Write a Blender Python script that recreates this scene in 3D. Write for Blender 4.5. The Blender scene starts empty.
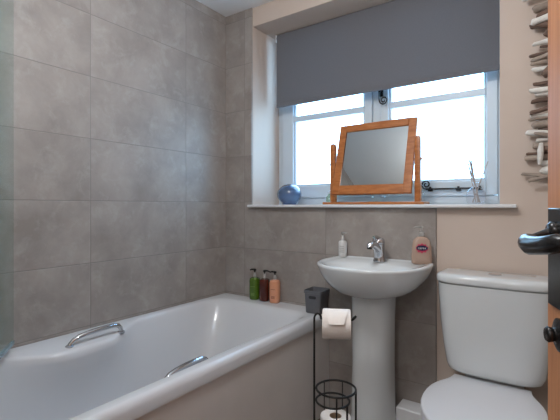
import bpy, math, random
from mathutils import Vector, Matrix
random.seed(7)
PI = math.pi
S = bpy.context.scene
COL = S.collection

# ------------------------------------------------------------------ materials
def new_mat(name):
    m = bpy.data.materials.new(name); m.use_nodes = True
    nt = m.node_tree; b = nt.nodes['Principled BSDF']
    return m, nt, b

def simple(name, col, rough=.5, metal=0, var=0, scale=20, bump=0, coat=0, trans=0, ior=1.45, spec=.5, stretch=None):
    m, nt, b = new_mat(name)
    b.inputs['Roughness'].default_value = rough
    b.inputs['Metallic'].default_value = metal
    b.inputs['Coat Weight'].default_value = coat
    b.inputs['Transmission Weight'].default_value = trans
    b.inputs['IOR'].default_value = ior
    b.inputs['Specular IOR Level'].default_value = spec
    b.inputs['Base Color'].default_value = (*col, 1)
    tc = nt.nodes.new('ShaderNodeTexCoord'); mp = nt.nodes.new('ShaderNodeMapping')
    nt.links.new(tc.outputs['Object'], mp.inputs['Vector'])
    if stretch: mp.inputs['Scale'].default_value = stretch
    n = nt.nodes.new('ShaderNodeTexNoise'); n.inputs['Scale'].default_value = scale
    n.inputs['Detail'].default_value = 5
    nt.links.new(mp.outputs['Vector'], n.inputs['Vector'])
    r = nt.nodes.new('ShaderNodeValToRGB')
    lo = tuple(max(0, c * (1 - var)) for c in col); hi = tuple(min(1, c * (1 + var)) for c in col)
    r.color_ramp.elements[0].position = .3; r.color_ramp.elements[1].position = .7
    r.color_ramp.elements[0].color = (*lo, 1); r.color_ramp.elements[1].color = (*hi, 1)
    nt.links.new(n.outputs['Fac'], r.inputs['Fac'])
    nt.links.new(r.outputs['Color'], b.inputs['Base Color'])
    if bump:
        bp = nt.nodes.new('ShaderNodeBump'); bp.inputs['Strength'].default_value = bump
        bp.inputs['Distance'].default_value = .003
        nt.links.new(n.outputs['Fac'], bp.inputs['Height']); nt.links.new(bp.outputs['Normal'], b.inputs['Normal'])
    return m

def tile_mat(name, axis, off):
    """stone-look porcelain tiles 0.6 x 0.3 m, stacked; axis = 0 (x) or 1 (y)"""
    m, nt, b = new_mat(name); N = nt.nodes; L = nt.links
    geo = N.new('ShaderNodeNewGeometry'); sep = N.new('ShaderNodeSeparateXYZ'); L.new(geo.outputs['Position'], sep.inputs[0])
    def mth(op, a, c=None):
        n = N.new('ShaderNodeMath'); n.operation = op
        for i, v in enumerate((a, c)):
            if v is None: continue
            if isinstance(v, (int, float)): n.inputs[i].default_value = v
            else: L.new(v, n.inputs[i])
        return n.outputs[0]
    def cell(src, o, w):
        q = mth('DIVIDE', mth('SUBTRACT', src, o), w)
        fl = mth('FLOOR', q); fr = mth('SUBTRACT', q, fl)
        d = mth('MULTIPLY', mth('MINIMUM', fr, mth('SUBTRACT', 1, fr)), w)
        return fl, d
    fu, du = cell(sep.outputs[axis], off, .6)
    fv, dv = cell(sep.outputs[2], -.025, .3)
    d = mth('MINIMUM', du, dv)
    g = mth('LESS_THAN', d, .0014)
    # each tile shifts the stone pattern
    comb = N.new('ShaderNodeCombineXYZ')
    L.new(mth('MULTIPLY', fu, 3.71), comb.inputs[0]); L.new(mth('MULTIPLY', fv, 5.13), comb.inputs[1]); L.new(mth('MULTIPLY', mth('ADD', fu, fv), 2.3), comb.inputs[2])
    add = N.new('ShaderNodeVectorMath'); L.new(geo.outputs['Position'], add.inputs[0]); L.new(comb.outputs[0], add.inputs[1])
    n1 = N.new('ShaderNodeTexNoise'); n1.inputs['Scale'].default_value = 4.5; n1.inputs['Detail'].default_value = 9; n1.inputs['Roughness'].default_value = .62; n1.inputs['Distortion'].default_value = .25
    L.new(add.outputs[0], n1.inputs['Vector'])
    r1 = N.new('ShaderNodeValToRGB'); e = r1.color_ramp.elements
    e[0].position = .32; e[0].color = (.258, .230, .212, 1); e[1].position = .68; e[1].color = (.378, .344, .320, 1)
    L.new(n1.outputs['Fac'], r1.inputs['Fac'])
    n2 = N.new('ShaderNodeTexNoise'); n2.inputs['Scale'].default_value = 12; n2.inputs['Detail'].default_value = 12; n2.inputs['Roughness'].default_value = .68; n2.inputs['Distortion'].default_value = .35
    L.new(add.outputs[0], n2.inputs['Vector'])
    r2 = N.new('ShaderNodeValToRGB'); e = r2.color_ramp.elements
    e[0].position = .52; e[0].color = (0, 0, 0, 1); e[1].position = .70; e[1].color = (.42, .42, .42, 1)
    L.new(n2.outputs['Fac'], r2.inputs['Fac'])
    mx = N.new('ShaderNodeMixRGB'); mx.inputs[2].default_value = (.46, .44, .42, 1)
    L.new(r2.outputs['Color'], mx.inputs[0]); L.new(r1.outputs['Color'], mx.inputs[1])
    mg = N.new('ShaderNodeMixRGB'); mg.inputs[2].default_value = (.22, .20, .19, 1)
    L.new(g, mg.inputs[0]); L.new(mx.outputs[0], mg.inputs[1])
    L.new(mg.outputs[0], b.inputs['Base Color'])
    b.inputs['Roughness'].default_value = .42
    bp = N.new('ShaderNodeBump'); bp.inputs['Strength'].default_value = .5; bp.inputs['Distance'].default_value = .002
    sm = mth('MINIMUM', mth('MULTIPLY', d, 300), 1)
    L.new(mth('ADD', sm, mth('MULTIPLY', n2.outputs['Fac'], .15)), bp.inputs['Height']); L.new(bp.outputs['Normal'], b.inputs['Normal'])
    return m

def wood_mat(name, dark, light, stretch, rough=.4, scale=6):
    m, nt, b = new_mat(name); N = nt.nodes; L = nt.links
    tc = N.new('ShaderNodeTexCoord'); mp = N.new('ShaderNodeMapping'); mp.inputs['Scale'].default_value = stretch
    L.new(tc.outputs['Object'], mp.inputs['Vector'])
    n = N.new('ShaderNodeTexNoise'); n.inputs['Scale'].default_value = scale; n.inputs['Detail'].default_value = 6; n.inputs['Distortion'].default_value = .6
    L.new(mp.outputs['Vector'], n.inputs['Vector'])
    r = N.new('ShaderNodeValToRGB'); e = r.color_ramp.elements
    e[0].position = .35; e[0].color = (*dark, 1); e[1].position = .65; e[1].color = (*light, 1)
    L.new(n.outputs['Fac'], r.inputs['Fac']); L.new(r.outputs['Color'], b.inputs['Base Color'])
    b.inputs['Roughness'].default_value = rough
    bp = N.new('ShaderNodeBump'); bp.inputs['Strength'].default_value = .15; bp.inputs['Distance'].default_value = .001
    L.new(n.outputs['Fac'], bp.inputs['Height']); L.new(bp.outputs['Normal'], b.inputs['Normal'])
    return m

def pane_mat(name, tint, refl=.05):
    m = bpy.data.materials.new(name); m.use_nodes = True; nt = m.node_tree; N = nt.nodes; L = nt.links
    N.remove(N['Principled BSDF']); out = N['Material Output']
    t = N.new('ShaderNodeBsdfTransparent'); t.inputs[0].default_value = (*tint, 1)
    g = N.new('ShaderNodeBsdfGlossy'); g.inputs['Roughness'].default_value = .02
    fr = N.new('ShaderNodeFresnel'); fr.inputs['IOR'].default_value = 1.4
    gm = N.new('ShaderNodeNewGeometry'); ml = N.new('ShaderNodeMath'); ml.operation = 'MULTIPLY'; iv = N.new('ShaderNodeMath'); iv.operation = 'SUBTRACT'; iv.inputs[0].default_value = 1
    L.new(gm.outputs['Backfacing'], iv.inputs[1]); L.new(fr.outputs[0], ml.inputs[0]); L.new(iv.outputs[0], ml.inputs[1])
    mx = N.new('ShaderNodeMixShader'); L.new(ml.outputs[0], mx.inputs[0]); L.new(t.outputs[0], mx.inputs[1]); L.new(g.outputs[0], mx.inputs[2])
    L.new(mx.outputs[0], out.inputs['Surface'])
    return m

M = {}
M['tile_left'] = tile_mat('stone tiles left', 1, -.354)
M['tile_win'] = tile_mat('stone tiles window wall', 0, .165)
M['plaster'] = simple('pale peach plaster', (.575, .48, .415), .85, var=.03, scale=3, bump=.08)
M['ceiling'] = simple('white ceiling paint', (.80, .80, .81), .9, var=.02, scale=4)
M['white_gloss'] = simple('white gloss paint', (.72, .73, .75), .35, var=.02, scale=5)
M['upvc'] = simple('sky-tinted white frame', (.58, .65, .71), .35, var=.015, scale=8)  # white frames with the cool cast of skylight mixed into their colour
M['floor'] = wood_mat('grey brown floor boards', (.10, .08, .07), (.17, .14, .12), (1.5, 14, 1), .5)
M['ceramic'] = simple('white ceramic', (.65, .685, .70), .12, var=.01, scale=3, coat=.5)
M['acrylic'] = simple('white bath acrylic', (.68, .70, .73), .2, var=.01, scale=3, coat=.3)
M['lid'] = simple('white toilet seat plastic', (.70, .72, .76), .28, var=.01, scale=3)
M['panel'] = simple('greige bath panel', (.68, .645, .62), .5, var=.04, scale=5)
M['chrome'] = simple('chrome', (.62, .63, .66), .09, metal=1, var=.02)
M['black_iron'] = simple('black wrought iron', (.009, .009, .010), .24, var=.3, scale=60, bump=.08)
M['black_wire'] = simple('black painted wire', (.008, .008, .008), .4, var=.1)
M['pine_door'] = wood_mat('orange stained pine door', (.42, .175, .075), (.54, .25, .12), (30, 30, 1.2), .5, 3)
M['pine_mirror'] = wood_mat('varnished pine frame', (.33, .105, .024), (.47, .17, .048), (3, 3, 14), .3, 5)
M['mirror'] = simple('mirror glass', (.50, .53, .53), .02, metal=1, var=0)
M['fabric'] = simple('charcoal grey blind fabric', (.215, .22, .245), .9, var=.04, scale=250, bump=.1)
M['paper'] = simple('white toilet paper', (.78, .75, .72), .95, var=.03, scale=60, bump=.2)
M['card'] = simple('brown cardboard', (.30, .22, .15), .9, var=.1)
M['bin'] = simple('dark grey plastic', (.13, .135, .15), .45, var=.05)
M['dark_in'] = simple('dark inside', (.03, .03, .033), .6, var=.05)
M['green'] = simple('green shower gel', (.075, .16, .012), .15, var=.15, scale=15, coat=.6)
M['brown'] = simple('dark brown shampoo', (.075, .012, .006), .15, var=.15, scale=15, coat=.6)
M['peach'] = simple('peach body wash', (.72, .33, .19), .2, var=.06, scale=15, coat=.6)
M['black_pl'] = simple('black plastic', (.01, .01, .011), .3, var=.1)
M['silver_pl'] = simple('silver collar', (.62, .62, .62), .3, metal=.7, var=.03)
M['ink'] = simple('dark red print', (.25, .06, .03), .5, var=.05)
M['ink_g'] = simple('pale green print', (.16, .28, .04), .5, var=.05)
M['white_lab'] = simple('white label', (.62, .62, .61), .5, var=.03)
M['grey_ink'] = simple('grey print', (.30, .30, .30), .5, var=.03)

M['clear_pl'] = simple('clear plastic', (.75, .75, .74), .1, var=0, trans=.7, ior=1.25)
M['orange_soap'] = simple('pale orange soap', (.70, .52, .42), .15, var=.04, trans=.5, ior=1.3)
M['navy'] = simple('navy print', (.012, .016, .06), .4, var=.05)
M['pink'] = simple('crimson print', (.50, .05, .11), .4, var=.05)
M['blue_glass'] = simple('blue iridescent glass', (.10, .165, .30), .08, var=.25, scale=9, coat=1, trans=.35, ior=1.3)
M['blue_dark'] = simple('dark blue glass base', (.04, .07, .17), .12, var=.2, scale=15, coat=.8)
M['reed'] = simple('diffuser reed', (.42, .37, .34), .8, var=.2, scale=90)
M['green_glass'] = simple('pale green glass', (.55, .75, .6), .1, var=.1, trans=.7, ior=1.3)
M['screen'] = pane_mat('shower screen glass', (.90, .96, .95))
M['pane'] = pane_mat('window glass', (.97, .98, .99))
M['clear'] = pane_mat('clear glass', (.975, .975, .985))
M['seal'] = simple('blue green clear seal', (.30, .42, .46), .25, var=.1, trans=.4)
M['wood_a'] = simple('grey driftwood', (.33, .27, .225), .9, var=.35, scale=40, bump=.5, stretch=(.3, 1, 1))
M['wood_b'] = simple('pale driftwood', (.72, .70, .66), .9, var=.2, scale=40, bump=.5, stretch=(.3, 1, 1))
M['wood_c'] = simple('brown driftwood', (.15, .10, .078), .9, var=.4, scale=40, bump=.5, stretch=(.3, 1, 1))
M['string'] = simple('jute string', (.32, .25, .17), .95, var=.2)
lamp_m, nt_, b_ = new_mat('fill lamp diffuser')  # glow of the added, out-of-view fill lamps
b_.inputs['Emission Color'].default_value = (1, .9, .8, 1); b_.inputs['Emission Strength'].default_value = 3

def translucent(m, fac, col):
    nt = m.node_tree; out = nt.nodes['Material Output']; b = nt.nodes['Principled BSDF']
    t = nt.nodes.new('ShaderNodeBsdfTranslucent'); t.inputs[0].default_value = (*col, 1)
    mx = nt.nodes.new('ShaderNodeMixShader'); mx.inputs[0].default_value = fac
    nt.links.new(b.outputs[0], mx.inputs[1]); nt.links.new(t.outputs[0], mx.inputs[2]); nt.links.new(mx.outputs[0], out.inputs['Surface'])
translucent(M['fabric'], .3, (.14, .145, .155))
# ------------------------------------------------------------------ mesh builder
class MB:
    def __init__(s): s.v = []; s.f = []; s.m = []; s.mi = 0
    def add(s, vs, fs):
        o = len(s.v); s.v += [tuple(v) for v in vs]
        for f in fs: s.f.append([i + o for i in f]); s.m.append(s.mi)
        return s
    def box(s, x0, x1, y0, y1, z0, z1, mat=None):
        vs = [Vector(p) for p in ((x0,y0,z0),(x1,y0,z0),(x1,y1,z0),(x0,y1,z0),(x0,y0,z1),(x1,y0,z1),(x1,y1,z1),(x0,y1,z1))]
        if mat is not None: vs = [mat @ v for v in vs]
        return s.add(vs, [(0,3,2,1),(4,5,6,7),(0,1,5,4),(1,2,6,5),(2,3,7,6),(3,0,4,7)])
    def loft(s, rings, cap0=True, cap1=True, closed=True):
        n = len(rings[0]); vs = [p for r in rings for p in r]; fs = []
        for k in range(len(rings) - 1):
            for i in range(n if closed else n - 1):
                j = (i + 1) % n
                fs.append((k*n+i, k*n+j, (k+1)*n+j, (k+1)*n+i))
        if cap0: fs.append(tuple(range(n))[::-1])
        if cap1: fs.append(tuple((len(rings)-1)*n + i for i in range(n)))
        return s.add(vs, fs)
    def lathe(s, prof, c=(0,0,0), n=32, cap0=True, cap1=True, axis='z', ex=1, ey=1):
        rings = []
        for r, z in prof:
            ring = []
            for i in range(n):
                a = 2*PI*i/n; p = Vector((r*math.cos(a)*ex, r*math.sin(a)*ey, z))
                if axis == 'x': p = Vector((p.z, p.x, p.y))
                if axis == 'y': p = Vector((p.x, -p.z, p.y))
                ring.append(p + Vector(c))
            rings.append(ring)
        return s.loft(rings, cap0, cap1)
    def tube(s, pts, r, n=10, closed=False):
        pts = [Vector(p) for p in pts]; k = len(pts)
        rs = r if isinstance(r, (list, tuple)) else [r]*k
        rings = []; up = None
        for i, p in enumerate(pts):
            if closed: t = (pts[(i+1) % k] - pts[i-1]).normalized()
            else: t = (pts[min(i+1, k-1)] - pts[max(i-1, 0)]).normalized()
            if up is None:
                up = Vector((0,0,1)) if abs(t.z) < .9 else Vector((1,0,0))
            b = t.cross(up)
            if b.length < 1e-5: b = t.cross(Vector((0,1,0)))
            b.normalize(); u = b.cross(t).normalized(); up = u
            rings.append([p + rs[i]*(math.cos(2*PI*j/n)*b + math.sin(2*PI*j/n)*u) for j in range(n)])
        if closed:
            rings.append(rings[0]); return s.loft(rings, False, False)
        return s.loft(rings)
    def prism(s, pts2, y0, y1, plane='xz'):
        f = {'xz': lambda a, b, d: (a, d, b), 'xy': lambda a, b, d: (a, b, d), 'yz': lambda a, b, d: (d, a, b)}[plane]
        return s.loft([[f(a, b, y0) for a, b in pts2], [f(a, b, y1) for a, b in pts2]])
    def build(s, name, mat, parent=None, loc=(0,0,0), rotz=0, bevel=0, smooth=35, seg=2, sub=0):
        me = bpy.data.meshes.new(name); me.from_pydata(s.v, [], s.f)
        for mm in (mat if isinstance(mat, list) else [mat]): me.materials.append(mm)
        me.polygons.foreach_set('material_index', s.m); me.update()
        import bmesh
        bm = bmesh.new(); bm.from_mesh(me)
        bmesh.ops.remove_doubles(bm, verts=bm.verts, dist=1e-6)
        bmesh.ops.recalc_face_normals(bm, faces=bm.faces); bm.to_mesh(me); bm.free()
        if smooth:
            me.shade_smooth(); me.set_sharp_from_angle(angle=math.radians(smooth))
        o = bpy.data.objects.new(name, me); COL.objects.link(o)
        o.location = loc; o.rotation_euler[2] = rotz
        if parent is not None: o.parent = parent
        if bevel:
            b = o.modifiers.new('Bevel', 'BEVEL'); b.width = bevel; b.segments = seg; b.limit_method = 'ANGLE'; b.angle_limit = math.radians(40)
            if smooth: b.harden_normals = False
        if sub:
            q = o.modifiers.new('Sub', 'SUBSURF'); q.levels = sub; q.render_levels = sub
        return o

def tag(o, label, cat, group=None):
    o['label'] = label; o['category'] = cat
    if group: o['group'] = group
    return o
def thing(name, label, cat, loc=(0,0,0), rotz=0, group=None):
    o = bpy.data.objects.new(name, None); COL.objects.link(o); o.empty_display_size = .05
    o.location = loc; o.rotation_euler[2] = rotz
    return tag(o, label, cat, group)
def struct(o):
    o['kind'] = 'structure'; return o
def rrect(x0, x1, y0, y1, r, z, n=8):
    """rounded rectangle ring; r may be 4 radii (x1y1, x0y1, x0y0, x1y0)"""
    if not isinstance(r, (tuple, list)): r = (r,)*4
    out = []
    for (cx, cy, a0), rr in zip(((x1, y1, 0), (x0, y1, 90), (x0, y0, 180), (x1, y0, 270)), r):
        sx = -1 if a0 in (0, 270) else 1; sy = -1 if a0 in (0, 90) else 1
        for i in range(n + 1):
            a = math.radians(a0 + 90*i/n)
            out.append((cx + sx*rr + rr*math.cos(a), cy + sy*rr + rr*math.sin(a), z))
    return out
def sup(cx, a, yb, yf, z, ef=2.2, eb=5, n=64, split=.4, af=None):
    """closed outline: back side at yb (flat-ish), front at yf (rounded)"""
    cy = yb + (yf - yb)*split; out = []
    for i in range(n):
        t = 2*PI*i/n; c, s_ = math.cos(t), math.sin(t)
        e = eb if s_ > 0 else ef
        x = a*math.copysign(abs(c)**(2/e), c)
        y = math.copysign(abs(s_)**(2/e), s_)*((yb - cy) if s_ > 0 else (cy - yf))
        out.append((cx + x, cy + y, z))
    return out
def arc(c, r, a0, a1, n, plane='xz'):
    o = []
    for i in range(n + 1):
        a = math.radians(a0 + (a1 - a0)*i/n); u, v = r*math.cos(a), r*math.sin(a)
        o.append((c[0]+u, c[1], c[2]+v) if plane == 'xz' else (c[0]+u, c[1]+v, c[2]))
    return o

# ------------------------------------------------------------------ camera
CAM = Vector((1.855, -2.01, 1.15))
cd = bpy.data.cameras.new('camera'); cam = bpy.data.objects.new('camera', cd); COL.objects.link(cam)
cam.location = CAM; cam.rotation_euler = (math.radians(90), 0, math.radians(35))
cd.sensor_width = 36; cd.lens = 400/560*36; cd.shift_y = -4/560; cd.clip_start = .02
S.camera = cam

# ------------------------------------------------------------------ room shell
H = 2.43; XR = 2.13; YB = -1.84; WX0, WX1, WZ0, WZ1 = .227, 1.635, 1.141, 2.31
struct(MB().box(-.1, XR+.1, YB-1.6, .0, -.1, 0).build('floor', M['floor'], smooth=0))
struct(MB().box(-.1, XR+.1, YB-1.6, .42, H, H+.1).build('ceiling', M['ceiling'], smooth=0))
struct(MB().box(-.1, 0, YB, 0, 0, H).build('wall_left', M['tile_left'], smooth=0))
b = MB(); P = .010
b.box(-.1, WX0, P, .42, 0, H); b.box(WX1, XR+.1, P, .42, 0, H)
b.box(WX0, WX1, P, .42, 0, WZ0); b.box(WX0, WX1, P, .42, WZ1, H)
struct(b.build('wall_window', M['plaster'], smooth=0))
b = MB(); b.prism([(0, 0), (1.366, 0), (1.366, WZ0-.001), (WX0-.003, WZ0-.001), (WX0-.003, H), (0, H)], 0, P)
struct(b.build('trim_1', M['tile_win'], smooth=0))
struct(MB().box(XR, XR+.1, YB-1.6, P, 0, H).build('wall_right', M['plaster'], smooth=0))
b = MB(); b.box(-.1, 1.33, YB-.1, YB, 0, H); b.box(2.085, XR, YB-.1, YB, 0, H); b.box(1.33, 2.085, YB-.1, YB, 2.05, H)
struct(b.build('wall_back', M['plaster'], smooth=0))
b = MB(); b.box(.9, XR, YB-1.6, YB-1.5, 0, H); b.box(.8, .9, YB-1.6, YB-.1, 0, H)
struct(b.build('wall_hall', M['plaster'], smooth=0))
# white boxed-in ledge along the bottom of the window wall
struct(MB().box(1.204, XR, -.105, 0, 0, .18).build('baseboard_window', M['white_gloss'], bevel=.006))
# sill
b = MB(); b.prism([(.21, -.032), (1.703, -.032), (1.703, 0), (1.634, 0), (1.634, .30), (.228, .30), (.228, 0), (.21, 0)], 1.1415, 1.158, 'xy')
struct(b.build('trim_2', M['white_gloss'], bevel=.005, seg=3))

# ------------------------------------------------------------------ window
WY0, WY1 = .30, .37
GB, TB0, TB1, GT = 1.285, 1.724, 1.763, 2.255
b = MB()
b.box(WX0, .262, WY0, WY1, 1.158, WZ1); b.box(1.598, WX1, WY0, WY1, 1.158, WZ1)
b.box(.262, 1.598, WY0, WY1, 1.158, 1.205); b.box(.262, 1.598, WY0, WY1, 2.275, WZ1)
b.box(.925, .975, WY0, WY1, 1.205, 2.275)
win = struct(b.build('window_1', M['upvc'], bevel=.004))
# casement = sash part with its pane and glazing bar
def sash(x0, x1, g0, g1, nm, pane=True):
    s = MB(); y0, y1 = WY0-.012, WY0+.035
    s.box(x0, g0, y0, y1, 1.207, 2.272); s.box(g1, x1, y0, y1, 1.207, 2.272)
    s.box(g0, g1, y0, y1, 1.207, GB); s.box(g0, g1, y0, y1, GT, 2.272)
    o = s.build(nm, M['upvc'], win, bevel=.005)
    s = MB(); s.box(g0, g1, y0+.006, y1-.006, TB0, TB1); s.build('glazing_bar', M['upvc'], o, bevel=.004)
    # inner glazing bead
    s = MB(); q = .012
    for (a, c, d, e) in ((g0, g0+q, GB, GT), (g1-q, g1, GB, GT), (g0+q, g1-q, GB, GB+q), (g0+q, g1-q, GT-q, GT)):
        s.box(a, c, y0+.014, y1-.008, d, e)
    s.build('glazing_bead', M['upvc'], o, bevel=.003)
    s = MB(); s.box(g0, g1, WY0+.012, WY0+.018, GB, GT); s.build('pane', M['pane'], o, smooth=0)
    return o
sash(.264, .923, .356, .872, 'casement'); sash(.977, 1.596, 1.026, 1.542, 'casement')
# monkey tail fastener on the mullion
def spiral(c, r0, r1, a0, turns, n=22):
    o = []
    for i in range(n+1):
        t = i/n; a = math.radians(a0) + turns*2*PI*t; r = r0+(r1-r0)*t
        o.append((c[0]+r*math.cos(a), c[1], c[2]+r*math.sin(a)))
    return o
fy = WY0-.018
fb = MB(); fb.box(.968, .996, fy-.004, fy+.006, 1.800, 1.86)
fb.tube([(.982, fy-.012, 1.845), (.979, fy-.016, 1.82), (.977, fy-.016, 1.79), (.978, fy-.016, 1.775)] + spiral((1.005, fy-.016, 1.773), .026, .007, 180, 1.5), .0042, 8)
fb.tube([(.982, fy, 1.836), (.982, fy-.016, 1.836)], .012, 10)
fb.build('window_fastener', M['black_iron'], win)
# casement stays along the bottom rails
def stay(x0, x1, curl):
    s = MB(); y = WY0-.03; z = 1.243
    s.tube([(x0+(x1-x0)*i/8, y, z) for i in range(9)], .0055, 8)
    s.tube([(x1, y, z), (x1, y, z+.004)] , .009, 8)
    s.tube(spiral((x0, y, z+.026), .026, .006, 270, -1.5), .0042, 8)
    for px in (x0+(x1-x0)*.62, x0+(x1-x0)*.08, x1): s.tube([(px, y, z-.012), (px, y, z+.012)], .006, 8); s.box(px-.012, px+.012, y-.003, WY0-.01, z-.012, z-.006)
    s.build('casement_stay', M['black_iron'], win)
stay(1.247, 1.515, 0); stay(.86, .70, 0)

# roller blind
bl = thing('roller_blind', 'charcoal grey roller blind half lowered across the window', 'blind', (.9475, .20, 1.813))
fx0, fx1 = -.6655, .6655
b = MB(); b.box(fx0, fx1, -.0015, .0015, .008, .492); b.build('blind_fabric', M['fabric'], bl, smooth=0)
b = MB(); b.box(fx0, fx1, -.006, .005, 0, .026); b.build('bottom_bar', M['fabric'], bl, bevel=.003)
b = MB(); b.tube([(fx0-.004, .0172, .473), (fx1+.004, .0172, .473)], .017, 20); b.build('roller', M['fabric'], bl)
for xx in (fx0-.012, fx1+.004): MB().box(xx, xx+.008, -.002, .036, .448, .497).build('bracket', M['white_gloss'], bl, bevel=.002)

# ------------------------------------------------------------------ bath
X1 = .80
bath = thing('bathtub', 'white built-in bathtub along the left tiled wall', 'bathtub', (0, 0, .007))
def ring_in(x0, x1, y0, y1, r, z, notch=0, n=8):
    base = rrect(x0, x1, y0, y1, r, z, n)
    # insert extra points along the left side (between corner 2 and 3) to make the handle shelf
    k = 2*(n+1); left = []
    ya, yb = base[k-1][1], base[k][1]
    for i in range(1, 20):
        y = ya + (yb-ya)*i/20; t = min(1, max(0, (abs(y + 1.07) - .07)/.31)); w = .5*(1+math.cos(PI*t))
        left.append((x0 + notch*w, y, z - .012*w*(1 if notch > .01 and z > .5 else 0)))
    return base[:k] + left + base[k:]
y0, y1 = YB+.004, -.003
R = []
R.append(ring_in(.03, X1-.03, y0+.03, y1-.03, .02, .40))
R.append(ring_in(.004, X1-.012, y0, y1, .012, .500))
R.append(ring_in(.004, X1, y0, y1, .014, .497))
R.append(ring_in(.004, X1+.002, y0, y1, .016, .530))
R.append(ring_in(.004, X1-.003, y0+.004, y1, .018, .548))
R.append(ring_in(.006, X1-.014, y0+.008, y1-.003, .02, .556))
R.append(ring_in(.014, X1-.022, y0+.014, y1-.010, .03, .556))
R.append(ring_in(.040, .747, y0+.086, -.108, .10, .5555, .004))
R.append(ring_in(.046, .743, y0+.092, -.116, .11, .5535, .125))
R.append(ring_in(.052, .738, y0+.10, -.124, .12, .5495, .133))
R.append(ring_in(.058, .732, y0+.11, -.135, .13, .538, .135))
R.append(ring_in(.067, .728, y0+.12, -.150, .14, .513, .125))
R.append(ring_in(.085, .718, y0+.14, -.195, .15, .44, .080))
R.append(ring_in(.105, .708, y0+.16, -.255, .16, .33, .030))
R.append(ring_in(.122, .698, y0+.18, -.325, .16, .20, 0))
R.append(ring_in(.145, .675, y0+.22, -.390, .15, .115, 0))
R.append(ring_in(.22, .60, y0+.30, -.48, .12, .085, 0))
MB().loft(R, cap0=False).build('tub', M['acrylic'], bath, smooth=50)
b = MB(); b.box(X1-.028, X1-.012, y0, y1, -.007, .499); b.build('side_panel', M['panel'], bath, bevel=.002)
def grab(xc, ya, yb, z, lean, nm='grip_handle'):
    prof = [(0, 0), (.02, .010), (.07, .021), (.16, .031), (.30, .037), (.5, .040), (.7, .041), (.84, .040), (.93, .034), (.985, .020), (1, 0)]
    pts = []; rs = []
    for t, h in prof:
        pts.append((xc + lean*h/.04, ya + (yb-ya)*t, z + h)); rs.append(.0085 + .07*h if 0 < t < 1 else .011)
    g = MB().tube(pts, rs, 14)
    for p in (pts[0], pts[-1]): g.lathe([(.017, -.006), (.017, .002), (.011, .006)], p, 16)
    g.build(nm, M['chrome'], bath)
grab(.145, -1.13, -.885, .545, .004); grab(.718, -1.10, -.875, .507, -.008)

# glass shower screen swung in over the bath
A = Vector((.77, -1.825)); Bp = Vector((.062, -1.312)); dv = (Bp-A); Ls = dv.length
scr = thing('shower_screen', 'clear frameless glass shower screen folded in over the bath', 'shower screen', (A.x, A.y, .567), math.atan2(dv.y, dv.x))
b = MB(); b.box(.03, Ls, -.003, .003, .045, 1.46); b.build('glass_panel', M['screen'], scr, bevel=.001)
b = MB(); b.box(.03, Ls, -.006, .006, .030, .046); b.box(.03, Ls, .002, .016, .024, .032); b.build('bottom_seal', M['seal'], scr, bevel=.002)
b = MB(); b.box(0, .032, -.012, .012, -.002, 1.47); b.build('hinge_post', M['chrome'], scr, bevel=.003)

# ------------------------------------------------------------------ basin and pedestal
BX = 1.113
sink = thing('pedestal_basin', 'white ceramic pedestal basin under the window sill', 'sink', (0, 0, 0))
R = [sup(BX, .090, -.06, -.27, .722, 2, 3, split=.5), sup(BX, .130, -.03, -.315, .730, 2.1, 3.5), sup(BX, .178, -.012, -.36, .750, 2.2, 4), sup(BX, .212, -.004, -.392, .780, 2.2, 5),
     sup(BX, .236, -.002, -.415, .815, 2.2, 6), sup(BX, .249, -.002, -.428, .845, 2.2, 7), sup(BX, .255, -.002, -.436, .864, 2.2, 7), sup(BX, .258, -.002, -.438, .872, 2.2, 7),
     sup(BX, .254, -.004, -.434, .879, 2.2, 7), sup(BX, .245, -.010, -.426, .880, 2.2, 6), sup(BX, .236, -.016, -.416, .877, 2.2, 6), sup(BX, .224, -.030, -.404, .872, 2.2, 5),
     sup(BX, .205, -.125, -.388, .869, 2.2, 2.6), sup(BX, .190, -.140, -.374, .858, 2.2, 2.4), sup(BX, .165, -.155, -.35, .82, 2.2, 2.3), sup(BX, .12, -.18, -.32, .785, 2.1, 2.2), sup(BX, .05, -.22, -.27, .772, 2, 2)]
MB().loft(R).build('basin', M['ceramic'], sink, smooth=60)
def ped(a, yb, yf, z): return sup(BX-.006, a*1.05, yb, yf, z, 2.4, 4, split=.45)
R = [ped(.118, -.05, -.30, 0), ped(.115, -.05, -.298, .03), ped(.102, -.055, -.28, .07), ped(.092, -.06, -.262, .16), ped(.088, -.06, -.258, .40), ped(.089, -.055, -.260, .60), ped(.091, -.05, -.265, .70), ped(.093, -.045, -.267, .728)]
MB().loft(R).build('pedestal', M['ceramic'], sink, smooth=60)
MB().lathe([(.021, 0), (.021, .004), (.012, .005), (.011, .001)], (BX, -.245, .773), 24).build('plug_waste', M['chrome'], sink)
MB().lathe([(.008, 0), (.009, .003), (.005, .004)], (BX, -.134, .842), 16, axis='y').build('overflow_hole', M['dark_in'], sink)
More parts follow.
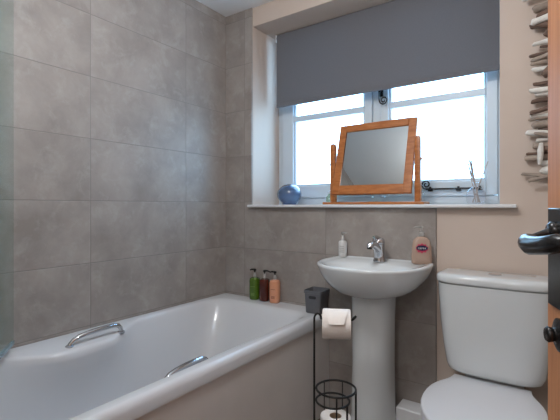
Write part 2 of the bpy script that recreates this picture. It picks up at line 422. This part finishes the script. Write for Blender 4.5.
# mixer tap (stands on the basin)
tz = .8735
tap = thing('mixer_tap', 'small chrome monobloc mixer tap on the basin back ledge', 'tap', (BX, -.075, tz))
MB().loft([[(r*math.cos(2*PI*i/24), dy + r*1.05*math.sin(2*PI*i/24), z) for i in range(24)] for r, dy, z in
           ((.028, 0, 0), (.028, 0, .004), (.0245, -.002, .010), (.0225, -.006, .035), (.0240, -.012, .060), (.0258, -.015, .076))]).build('tap_body', M['chrome'], tap)
MB().tube([(0, -.015, .050), (0, -.045, .066), (0, -.075, .077), (0, -.095, .080), (0, -.106, .077), (0, -.110, .068)], [.017, .016, .0145, .0135, .0130, .0125], 18).build('spout', M['chrome'], tap)
MB().tube([(0, -.110, .069), (0, -.1105, .062)], .0105, 16).build('aerator', M['black_pl'], tap)
b = MB(); b.loft([[(r*math.cos(2*PI*i/24), -.015 + r*math.sin(2*PI*i/24), z) for i in range(24)] for r, z in ((.0245, .077), (.0265, .082), (.0255, .092), (.019, .101), (.008, .1045), (.002, .105))])
b.tube([(0, -.012, .098), (0, -.030, .104), (0, -.050, .108), (0, -.066, .109)], [.010, .010, .009, .006], 12)
b.build('lever', M['chrome'], tap)
MB().tube([(0, .030, 0), (0, .030, .035), (0, .030, .042)], [.0025, .0025, .0045], 8).build('pop_up_rod', M['chrome'], tap)

tap.scale = (1.2, 1.2, 1.15)
# ------------------------------------------------------------------ toilet
TX = 1.627
wc = thing('toilet', 'white close-coupled toilet with closed lid beside the door', 'toilet', (0, 0, 0))
def cis(a, yf, z, e=4.5): return sup(TX, a, -.012, yf, z, e, 14, n=80, split=.3)
R = [cis(.150, -.165, .437), cis(.168, -.180, .441), cis(.179, -.187, .449), cis(.187, -.190, .47), cis(.200, -.193, .55), cis(.211, -.197, .65), cis(.218, -.200, .75), cis(.221, -.202, .8155)]
MB().loft(R).build('cistern', M['ceramic'], wc, smooth=50)
R = [cis(.218, -.199, .8168), cis(.221, -.202, .820), cis(.226, -.207, .823), cis(.227, -.208, .827), cis(.227, -.208, .842), cis(.224, -.205, .850), cis(.216, -.198, .856), cis(.200, -.182, .8585), cis(.15, -.15, .8595)]
MB().loft(R).build('cistern_lid', M['ceramic'], wc, smooth=50)
b = MB(); b.lathe([(.026, 0), (.026, .004), (.022, .0055), (.010, .0055)], (TX+.003, -.105, .859), 28); b.box(TX-.019, TX-.0175+.04, -.1056, -.1044, .864, .865)
b.build('flush_button', M['chrome'], wc)
def seat_out(z, d=0):
    L = []
    side = [(-.137, -.152), (-.138, -.172), (-.144, -.20), (-.155, -.228), (-.168, -.255), (-.180, -.285), (-.189, -.32), (-.194, -.365), (-.194, -.42), (-.189, -.47), (-.173, -.52), (-.155, -.565), (-.128, -.602), (-.092, -.628), (-.048, -.643), (0, -.648)]
    cx, cy = 0, -.40
    pts = side + [(-x, y) for x, y in side[-2::-1]]
    return [(TX - .006 + x*1.045*(1-d), cy + (y-cy)*(1-d), z) for x, y in pts]
MB().loft([seat_out(.384, .02), seat_out(.386, 0), seat_out(.404, 0), seat_out(.408, .015)]).build('seat', M['lid'], wc, smooth=40)
MB().loft([seat_out(.4085, .02), seat_out(.4095, .0), seat_out(.418, 0), seat_out(.423, .008), seat_out(.425, .03), seat_out(.4265, .3)]).build('seat_lid', M['lid'], wc, smooth=50)
def bowl(a, yb, yf, z): return sup(TX, a, yb, yf, z, 2.2, 3.2, split=.45)
R = [bowl(.115, -.10, -.50, 0), bowl(.112, -.10, -.49, .05), bowl(.095, -.10, -.44, .14), bowl(.10, -.09, -.45, .22), bowl(.14, -.07, -.53, .29), bowl(.168, -.055, -.60, .345), bowl(.174, -.05, -.615, .37), bowl(.172, -.05, -.613, .381)]
MB().loft(R).build('bowl', M['ceramic'], wc, smooth=60)
MB().box(TX-.11, TX+.11, -.145, -.03, .36, .436).build('cistern_ledge', M['ceramic'], wc, bevel=.02)
for s_ in (-1, 1): MB().tube([(TX+s_*.085-.015, -.156, .413), (TX+s_*.085+.015, -.156, .413)], .008, 12).build('seat_hinge', M['chrome'], wc)

# ------------------------------------------------------------------ toilet roll stand
F = Vector((-.5736, .8192, 0)); Rr = Vector((.8192, .5736, 0))
def camp(dep, px, z=0):
    p = CAM + F*dep + Rr*((px-280)/400*dep); p.z = z; return p
D0 = 1.38; base = camp(D0, 335.5, 0)
st = thing('toilet_roll_stand', 'black wire toilet roll stand with cage between bath and basin', 'toilet roll holder', base, math.radians(27))
pl = -(335.5-314.3)/400*D0            # pole offset in local x
wr = .0036
b = MB()
b.tube([(pl, 0, .008), (pl, 0, .748)] + [(pl + .012 - .012*math.cos(math.radians(a)), 0, .757 + .020*math.sin(math.radians(a))) for a in range(10, 181, 17)] , wr, 8)
b.build('pole', M['black_wire'], st)
b = MB()
b.tube([(pl+.023, 0, .761), (pl+.029, 0, .7575), (pl+.040, 0, .7575), (.051, 0, .7575), (.058, 0, .760), (.064, 0, .766), (.070, 0, .773)], [.0036]*4+[.0042, .0052, .004], 8)
b.build('roll_arm', M['black_wire'], st)
def ringp(c, r, z, n=40): return [(c + r*math.cos(2*PI*i/n), r*math.sin(2*PI*i/n), z) for i in range(n)]
cx1, r1, cx2, r2 = .0015, .0675, -.0095, .0565
MB().tube(ringp(cx1, r1, .520), .0038, 8, True).build('cage_ring', M['black_wire'], st)
MB().tube([(x, y-.012, z) for x, y, z in ringp(cx2, r2, .484)], .0036, 8, True).build('cage_ring', M['black_wire'], st)
MB().tube(ringp(cx1, r1, .02), wr, 8, True).build('cage_ring', M['black_wire'], st)
def cage_wire(cx, r, a, zt, w): a = math.radians(a); MB().tube([(cx+r*math.cos(a), r*math.sin(a), z) for z in (.012, .3, zt)], w, 8).build('cage_wire', M['black_wire'], st)
cage_wire(cx1, r1, -4, .520, .0036); cage_wire(cx1, r1, -88, .520, .0026); cage_wire(cx1, r1, 128, .520, .002); cage_wire(cx1, r1, 70, .520, .002)
MB().tube([(cx2+r2*math.cos(math.radians(-32)), r2*math.sin(math.radians(-32))-.012, z) for z in (.012, .3, .484)], .0036, 8).build('cage_wire', M['black_wire'], st)
MB().lathe([(.078, 0), (.078, .004), (.074, .006)], (0, 0, 0), 36).build('base_plate', M['black_wire'], st)
# roll on the arm
rc = (0, 0, 0)
def roll(name, label, loc, group, axis, rz, r=.0495, w=.096):
    t = thing(name, label, 'toilet roll', loc, rz, group)
    b = MB(); b.lathe([(.021, -w/2), (r-.002, -w/2), (r, -w/2+.002), (r, w/2-.002), (r-.002, w/2), (.021, w/2), (.021, -w/2)], rc, 48, False, False, axis=axis); b.build('paper', M['paper'], t)
    b = MB(); b.lathe([(.0195, -w/2+.001), (.021, -w/2+.001), (.021, w/2-.001), (.0195, w/2-.001), (.0195, -w/2+.001)], rc, 32, False, False, axis=axis); b.build('core', M['card'], t)
    return t
rl = camp(D0, 336.5, .743)
t = roll('toilet_roll', 'white toilet roll hung on the black stand arm with folded flap', rl, None, 'x', math.radians(27))
# folded pointed flap lying on the front of the roll
b = MB(); rr_ = .0575; outer = []; n = 10
rows = []
for i in range(n+1):
    a = math.radians(100 - 86*i/n); rr_ = .0500 + .011*(i/n)**2       # from top towards the viewer
    hw = .0465 - .022*(i/n)
    rows.append([(-hw, -rr_*math.cos(a), rr_*math.sin(a)), (hw, -rr_*math.cos(a), rr_*math.sin(a))])
rows2 = [[(x, y*1.025, z*1.025) for x, y, z in r] for r in rows]
ring = lambda r, q: [r[0], r[1], q[1], q[0]]
b.loft([ring(r, q) for r, q in zip(rows, rows2)])
b.build('folded_flap', M['paper'], t, smooth=40)
spots = (('white toilet roll upright in the wire cage, topmost of the stack', 3), ('second toilet roll down in the wire cage', 2), ('third toilet roll down in the wire cage', 1), ('lowest toilet roll in the wire cage on the floor plate', 0))
for lab, k in spots:
    roll('toilet_roll', lab, (base.x, base.y, .0065 + .0525 + .1052*k), 'spare toilet rolls in the wire cage', 'z', 0, r=.052, w=.105)

# ------------------------------------------------------------------ small grey caddy on the bath corner
bn = thing('plastic_tub', 'small dark grey plastic tub with handle hole on the bath corner', 'container', (.747, -.071, .5635), math.radians(4))
def br(w, d, z, r=.012): return rrect(-w/2, w/2, -d/2, d/2, r, z, 5)
b = MB(); b.loft([br(.088, .098, 0), br(.092, .102, .004), br(.102, .114, .108), br(.110, .122, .110), br(.110, .122, .124), br(.104, .116, .124), br(.098, .108, .10), br(.084, .094, .006)])
b.build('tub_body', M['bin'], bn, smooth=40)
b = MB(); b.loft([[(x, -.0565 - dy, z) for x, _, z in [(p[0], 0, p[1]+.088) for p in rrect(-.022, .022, -.008, .008, .0078, 0, 6)]] for dy in (-.004, .0005)])
b.build('handle_hole', M['dark_in'], bn)

# ------------------------------------------------------------------ pump bottles
def pump_bottle(name, label, cat, loc, rz, prof, body_m, pump_m, collar_m, neck, ph, group=None, nozzle=.03, nd=-1):
    """prof: list of (halfwidth_x, halfwidth_y, z, corner)"""
    t = thing(name, label, cat, loc, rz, group)
    MB().loft([rrect(-a, a, -c, c, min(r, a*.98, c*.98), z, 6) for a, c, z, r in prof]).build('bottle_body', body_m, t, smooth=50)
    zt = prof[-1][2]
    MB().lathe([(neck, 0), (neck, .016), (neck*.75, .019), (neck*.75, .028)], (0, 0, zt), 20).build('collar', collar_m, t)
    b = MB(); b.tube([(0, 0, zt+.018), (0, 0, zt+ph-.006)], .0045, 10)
    b.lathe([(.009, 0), (.010, .003), (.010, .009), (.007, .011)], (0, 0, zt+ph-.011), 16)
    b.tube([(0, 0, zt+ph-.004), (nd*nozzle*.6, 0, zt+ph-.004), (nd*nozzle, 0, zt+ph-.009)], [.0062, .005, .004], 10)
    b.build('pump_head', pump_m, t)
    return t, zt
trio = lambda h: [(.026, .026, 0, .020), (.0302, .0302, .004, .022), (.0308, .0308, .02, .022), (.0308, .0308, h-.020, .022), (.0275, .0275, h-.007, .020), (.012, .012, h, .012)]
r35 = math.radians(12)
G3 = 'pump bottles on the far bath ledge'
ZL = .5632
def at_px(px, y):          # world x on plane y seen at pixel column px
    k = (px-280)/400; d = F + Rr*k; return CAM.x + d.x*(y-CAM.y)/d.y
yb_ = -.0325
p1, z1 = pump_bottle('pump_bottle', 'green pump bottle on the bath ledge, left of the dark brown one', 'bottle', (at_px(254.8, yb_), yb_, ZL), r35, trio(.140), M['green'], M['black_pl'], M['silver_pl'], .0095, .050, G3, .034)
p2, z2 = pump_bottle('pump_bottle', 'dark red-brown pump bottle between the green and peach ones', 'bottle', (at_px(264.6, yb_), yb_, ZL), r35, trio(.140), M['brown'], M['black_pl'], M['silver_pl'], .0095, .050, G3, .034, 1)
p3, z3 = pump_bottle('pump_bottle', 'peach orange pump bottle on the bath ledge, rightmost of three', 'bottle', (at_px(274.9, yb_-.0005), yb_-.0005, ZL), r35, trio(.140), M['peach'], M['black_pl'], M['silver_pl'], .0095, .050, G3, .034)
for pt, mm in ((p1, 'ink_g'), (p3, 'ink')):
    for x_, za, zb in ((.0155, .082, .0845), (.012, .028, .031), (.012, .034, .037), (.012, .040, .043)):
        MB().box(-x_, x_, -.0314, -.0300, za, zb).build('printed_line', M[mm], pt, smooth=0)
# little white soap bottle on basin
s1, zz = pump_bottle('soap_dispenser', 'small slim white pump bottle at the basin left back corner', 'soap dispenser', (at_px(342.6, -.045), -.045, .8745), r35,
    [(.018, .018, 0, .017), (.0215, .0215, .003, .02), (.022, .022, .02, .021), (.022, .022, .078, .021), (.019, .019, .086, .018), (.010, .010, .089, .009)], M['white_lab'], M['clear_pl'], M['silver_pl'], .008, .046, None, .026, 1)
for k in range(4): MB().box(-.012 + .002*(k % 2), .012, -.0226, -.0205, .028 + .010*k, .031 + .010*k).build('printed_line', M['grey_ink'], s1, smooth=0)
# hand soap with navy oval
hy = -.055
s2, zz = pump_bottle('hand_soap', 'clear pale orange hand soap bottle with navy oval logo beside tap', 'soap bottle', (at_px(421.5, hy), hy, .8745), math.radians(20),
    [(.040, .022, 0, .02), (.046, .026, .004, .022), (.047, .027, .03, .024), (.043, .026, .085, .024), (.038, .023, .112, .022), (.026, .018, .124, .017), (.013, .013, .130, .012)], M['orange_soap'], M['clear_pl'], M['clear_pl'], .014, .050, None, .036, -1)
yy = -.0268
b = MB()
star = [((.031 if i % 2 else .025)*math.cos(2*PI*i/20)*.98, (.025 if i % 2 else .018)*math.sin(2*PI*i/20)+.076) for i in range(20)]
b.prism(star, yy-.0016, yy+.002); b.build('pink_burst', M['pink'], s2, smooth=0)
b = MB(); b.prism([(.026*math.cos(2*PI*i/28), .0125*math.sin(2*PI*i/28)+.077) for i in range(28)], yy-.0026, yy-.0014); b.build('navy_oval', M['navy'], s2, smooth=0)
cu = bpy.data.curves.new('logo', 'FONT'); cu.body = 'carex'; cu.size = .0165; cu.align_x = 'CENTER'; cu.align_y = 'CENTER'; cu.extrude = .0003
tmp = bpy.data.objects.new('tmp', cu); COL.objects.link(tmp)
bpy.context.view_layer.update()
me = bpy.data.meshes.new_from_object(tmp.evaluated_get(bpy.context.evaluated_depsgraph_get())); bpy.data.objects.remove(tmp)
me.materials.clear(); me.materials.append(M['white_lab'])
lo = bpy.data.objects.new('logo_lettering', me); COL.objects.link(lo); lo.parent = s2; lo.location = (0, yy-.0029, .077); lo.rotation_euler = (PI/2, 0, 0)

# ------------------------------------------------------------------ window sill things
SZ = 1.158
mirror_y = .085
mr = thing('dressing_mirror', 'pine framed swing mirror standing on the window sill', 'mirror', (1.013, mirror_y, SZ))
b = MB(); b.box(-.287, .287, -.055, .055, 0, .015); b.build('base_board', M['pine_mirror'], mr, bevel=.004)
for s_ in (-1, 1):
    x = s_*.243
    b = MB(); b.loft([rrect(x-.0145, x+.0145, -.017, .017, .005, .0152, 4), rrect(x-.0145, x+.0145, -.017, .017, .005, .335, 4), rrect(x-.013, x+.013, -.015, .015, .007, .348, 4), rrect(x-.007, x+.007, -.009, .009, .004, .354, 4)])
    b.build('post', M['pine_mirror'], mr)
    MB().tube([(x-s_*.02, 0, .235), (x+s_*.022, 0, .235)], .006, 12).build('pivot_knob', M['pine_mirror'], mr)
tilt = Matrix.Translation((0, 0, .235)) @ Matrix.Rotation(math.radians(-16), 4, 'X')
W2, Z0, Z1, bw = .224, -.186, .236, .043
b = MB()
b.box(-W2, -W2+bw, -.011, .011, Z0, Z1, tilt); b.box(W2-bw, W2, -.011, .011, Z0, Z1, tilt)
b.box(-W2+bw, W2-bw, -.011, .011, Z1-bw, Z1, tilt); b.box(-W2+bw, W2-bw, -.011, .011, Z0, Z0+bw+.008, tilt)
b.build('mirror_frame', M['pine_mirror'], mr, bevel=.003)
b = MB(); b.box(-W2+bw-.003, W2-bw+.003, -.0045, .002, Z0+bw, Z1-bw+.003, tilt); b.build('mirror_glass', M['mirror'], mr, smooth=0)
b = MB(); b.box(-W2+.02, W2-.02, .0112, .014, Z0+.02, Z1-.02, tilt); b.build('back_board', M['card'], mr, smooth=0)

gx = at_px(289.3, .16)
gs = thing('glass_globe', 'round blue glass globe ornament at left end of the sill', 'ornament', (gx, .16, SZ))
rr = .081
b = MB(); prof = [(.034, .0), (.046, .002)]
for i in range(1, 22):
    a = math.radians(-58 + i*(58+84)/21); prof.append((rr*math.cos(a), .066 + rr*.86*math.sin(a)))
prof += [(.003, .1353)]
b.lathe(prof, (0, 0, 0), 40); b.build('globe', M['blue_glass'], gs, smooth=60)
MB().lathe([(.045, .0), (.049, .004), (.044, .006)], (0, 0, 0), 32).build('foot_ring', M['blue_dark'], gs)

dx_ = at_px(476, .12)
df = thing('reed_diffuser', 'clear glass reed diffuser bottle at right end of the sill', 'reed diffuser', (dx_, .12, SZ))
MB().lathe([(.030, 0), (.040, .002), (.044, .012), (.044, .05), (.038, .066), (.022, .080), (.016, .086), (.016, .100), (.019, .104), (.014, .105), (.013, .088), (.020, .076), (.036, .062), (.041, .048), (.041, .014), (.036, .006)], (0, 0, 0), 32).build('glass_bottle', M['clear'], df, smooth=60)
for (ax, ay, tx, ty, h) in ((.018, 0, -.040, .01, .212), (.012, .01, -.030, -.01, .222), (.010, -.012, -.024, .02, .218), (.0, .0, -.034, 0, .200), (-.016, .005, .052, .0, .205), (.014, .015, -.028, .01, .214)):
    MB().tube([(ax, ay, .009), (tx, ty, h)], .0026, 6).build('reed', M['reed'], df)

for px, yy_, mat_, lab, h in ((329.5, .19, 'green_glass', 'little pale green glass bottle behind the mirror left post', .085), (420.6, .17, 'clear', 'little clear glass bottle behind the mirror right post', .105)):
    t = thing('small_bottle', lab, 'bottle', (at_px(px, yy_), yy_, SZ))
    MB().lathe([(.015, 0), (.021, .002), (.022, .01), (.021, h*.55), (.010, h*.68), (.008, h*.8)], (0, 0, 0), 24).build('bottle_body', M[mat_], t, smooth=60)
    MB().lathe([(.010, 0), (.013, h*.06), (.013, h*.14), (.006, h*.2)], (0, 0, h*.8), 20).build('stopper', M['clear'], t, smooth=60)

# ------------------------------------------------------------------ driftwood garland
gx0 = 1.826
gw = thing('driftwood_garland', 'hanging garland of grey driftwood sticks on the peach wall', 'garland', (gx0, -.018, 1.16))
MB().tube([(0, 0, .03 + i*.0615) for i in range(20)], .0022, 6).build('string', M['string'], gw)
MB().tube([(0, .026, 1.195), (0, -.006, 1.195), (0, -.008, 1.203)], .003, 8).build('nail', M['black_iron'], gw)
def stick(z, L0, L1, r, ang, mk, dy=0, bend=0):
    n = 9; pts = []; rs = []
    ca, sa = math.cos(math.radians(ang)), math.sin(math.radians(ang))
    ph = random.random()*6
    for i in range(n):
        t = (0, .012, .05, .18, .38, .6, .8, .96, 1)[i]; u = -L0 + (L0+L1)*t
        v = bend*math.sin(PI*t) + random.uniform(-.0015, .0015)
        pts.append((u*ca - v*sa, dy + .004*math.sin(ph + t*4), z + u*sa + v*ca))
        rs.append(r*(.72 + .28*math.sin(PI*min(1, .15 + t*.7)))*random.uniform(.80, 1.12))
    rs[0] = r*.45; rs[1] = r*.72; rs[-1] = r*.5
    MB().tube(pts, rs, 9).build('driftwood_stick', M['wood_'+mk], gw, smooth=60)
# pixel rows read off the photo: (y px, left px, thickness px, angle, kind)
rows = [(-14, 524, 7, 0, 'a'), (-6, 522, 6, 6, 'b'), (7, 533, 8, 3, 'a'), (14, 536, 7, 14, 'c'), (20, 531, 7, 12, 'b'), (25, 530, 6, -5, 'c'), (34, 543, 8, 40, 'c'), (43, 533, 5, 3, 'b'), (47, 540, 3, 0, 'c'),
        (53, 529, 4, 6, 'c'), (58, 531, 5, 10, 'a'), (62, 531, 5, 3, 'a'), (68, 532, 5, 2, 'b'), (75, 541, 8, 40, 'c'), (83, 533, 4, 3, 'c'), (86, 537, 3, 10, 'c'), (91, 530, 6, -1, 'b'), (94, 535, 5, 0, 'b'), (100, 531, 5, 2, 'c'),
        (110, 529, 5, 18, 'c'), (115, 530, 4, 2, 'b'), (118, 528, 3, 2, 'a'), (125, 532, 7, 8, 'a'), (129, 538, 5, 0, 'c'), (132, 526, 6, -4, 'b'), (135, 534, 4, -10, 'a'), (140, 536, 4, 3, 'b'), (146, 533, 7, -3, 'a'), (149, 539, 6, 0, 'c'),
        (153, 526, 3, 0, 'c'), (157, 524, 6, 3, 'a'), (163, 540, 5, 5, 'b'), (170, 541, 8, -4, 'b'), (175, 521, 4, -9, 'a'), (179, 528, 4, 12, 'a')]
for k, (yp, xl, th, ang, mk) in enumerate(rows):
    dep = 1.66; z = 1.15 - (yp+ -206)/400*dep - 1.16
    xx = at_px(xl, -.02) - gx0
    dyy = (-.004, -.020, -.010)[k % 3]
    stick(z + math.tan(math.radians(ang))*abs(xx)*.45, -xx, random.uniform(.07, .12), th/400*dep/2*1.08, ang, mk, dyy, random.uniform(-.004, .004))
# one upright pale stick
MB().tube([(-.040, -.040, .160), (-.038, -.041, .185), (-.036, -.040, .220), (-.034, -.038, .248)], [.006, .011, .012, .007], 9).build('driftwood_stick', M['wood_b'], gw, smooth=60)

# ------------------------------------------------------------------ door (open, at the right edge) and its furniture
lead = Vector((1.839, -1.2515, 0)); dd = Vector((.323, -.947, 0)).normalized(); nn = Vector((-.947, -.323, 0)).normalized()
door = MB()
# local frame: x along the door from its leading edge, y = away from the viewer face (0 = face), z up
DW = .70
door.box(0, DW, 0, .040, .008, 2.03)
for k in range(1, 5): door.box(k*.14-.002, k*.14+.002, -.0012, .001, .02, 2.02)
dr = struct(door.build('door_1', M['pine_door'], None, loc=(lead.x, lead.y, 0), rotz=math.atan2(dd.y, dd.x), bevel=.002))
def P_(s_, o, z): return (s_, -o, z)
# check handedness: local +y must point away from nn
b = MB(); b.box(.014, .080, -.0045, 0, 1.000, 1.147); b.build('lock_plate', M['black_iron'], dr, bevel=.0015)
b = MB()
b.lathe([(.015, 0), (.015, .006), (.011, .010)], P_(.045, .0045, 1.112), 20, axis='y')
pts = [P_(.045, .006, 1.112), P_(.045, .017, 1.109), P_(.0455, .028, 1.103), P_(.049, .037, 1.097), P_(.058, .043, 1.096), P_(.075, .0445, 1.094), P_(.10, .042, 1.096), P_(.125, .040, 1.099), P_(.148, .034, 1.104), P_(.158, .031, 1.106)]
b.tube(pts, [.0085, .0065, .0075, .0115, .0140, .014, .013, .0125, .012, .007], 14)
b.build('lever_handle', M['black_iron'], dr, smooth=60)
b = MB(); b.lathe([(.024, 0), (.024, .004), (.017, .007), (.010, .008), (.009, .010), (.0105, .012), (.0115, .017), (.009, .020)], P_(.054, .0, .963), 24, axis='y')
b.build('thumb_turn', M['black_iron'], dr, smooth=60)

# ------------------------------------------------------------------ lights
def add_fill_lamp(x, y, power, label, size=.26, z=H):  # unseen lamps added in bathroom and hall to lift the light level
    t = thing('fill_lamp', label, 'lamp', (x, y, z))
    MB().lathe([(.16, 0), (.16, -.022), (.145, -.03)], (0, 0, 0), 32).build('fill_lamp_base', M['white_gloss'], t)
    MB().lathe([(.142, -.028), (.138, -.045), (.09, -.060), (.02, -.066)], (0, 0, 0), 32).build('fill_lamp_shade', lamp_m, t)
    l = bpy.data.lights.new('fill_light', 'POINT'); l.shadow_soft_size = .11; l.energy = power; l.color = (.97, .985, 1)
    o = bpy.data.objects.new('fill_light', l); COL.objects.link(o); o.parent = t; o.location = (0, 0, -.27)
add_fill_lamp(1.18, -1.2, 26, 'added unseen fill lamp on the bathroom ceiling')
add_fill_lamp(1.6, -2.65, 21, 'added unseen fill lamp on the hall ceiling')

w = bpy.data.worlds.new('sky'); S.world = w; w.use_nodes = True
bg = w.node_tree.nodes['Background']; bg.inputs[0].default_value = (.40, .70, 1, 1); bg.inputs[1].default_value = 8.5

S.view_settings.view_transform = 'Standard'; S.view_settings.look = 'None'
S.view_settings.gamma = 1; S.view_settings.use_curve_mapping = False
S.view_settings.exposure = 0.0
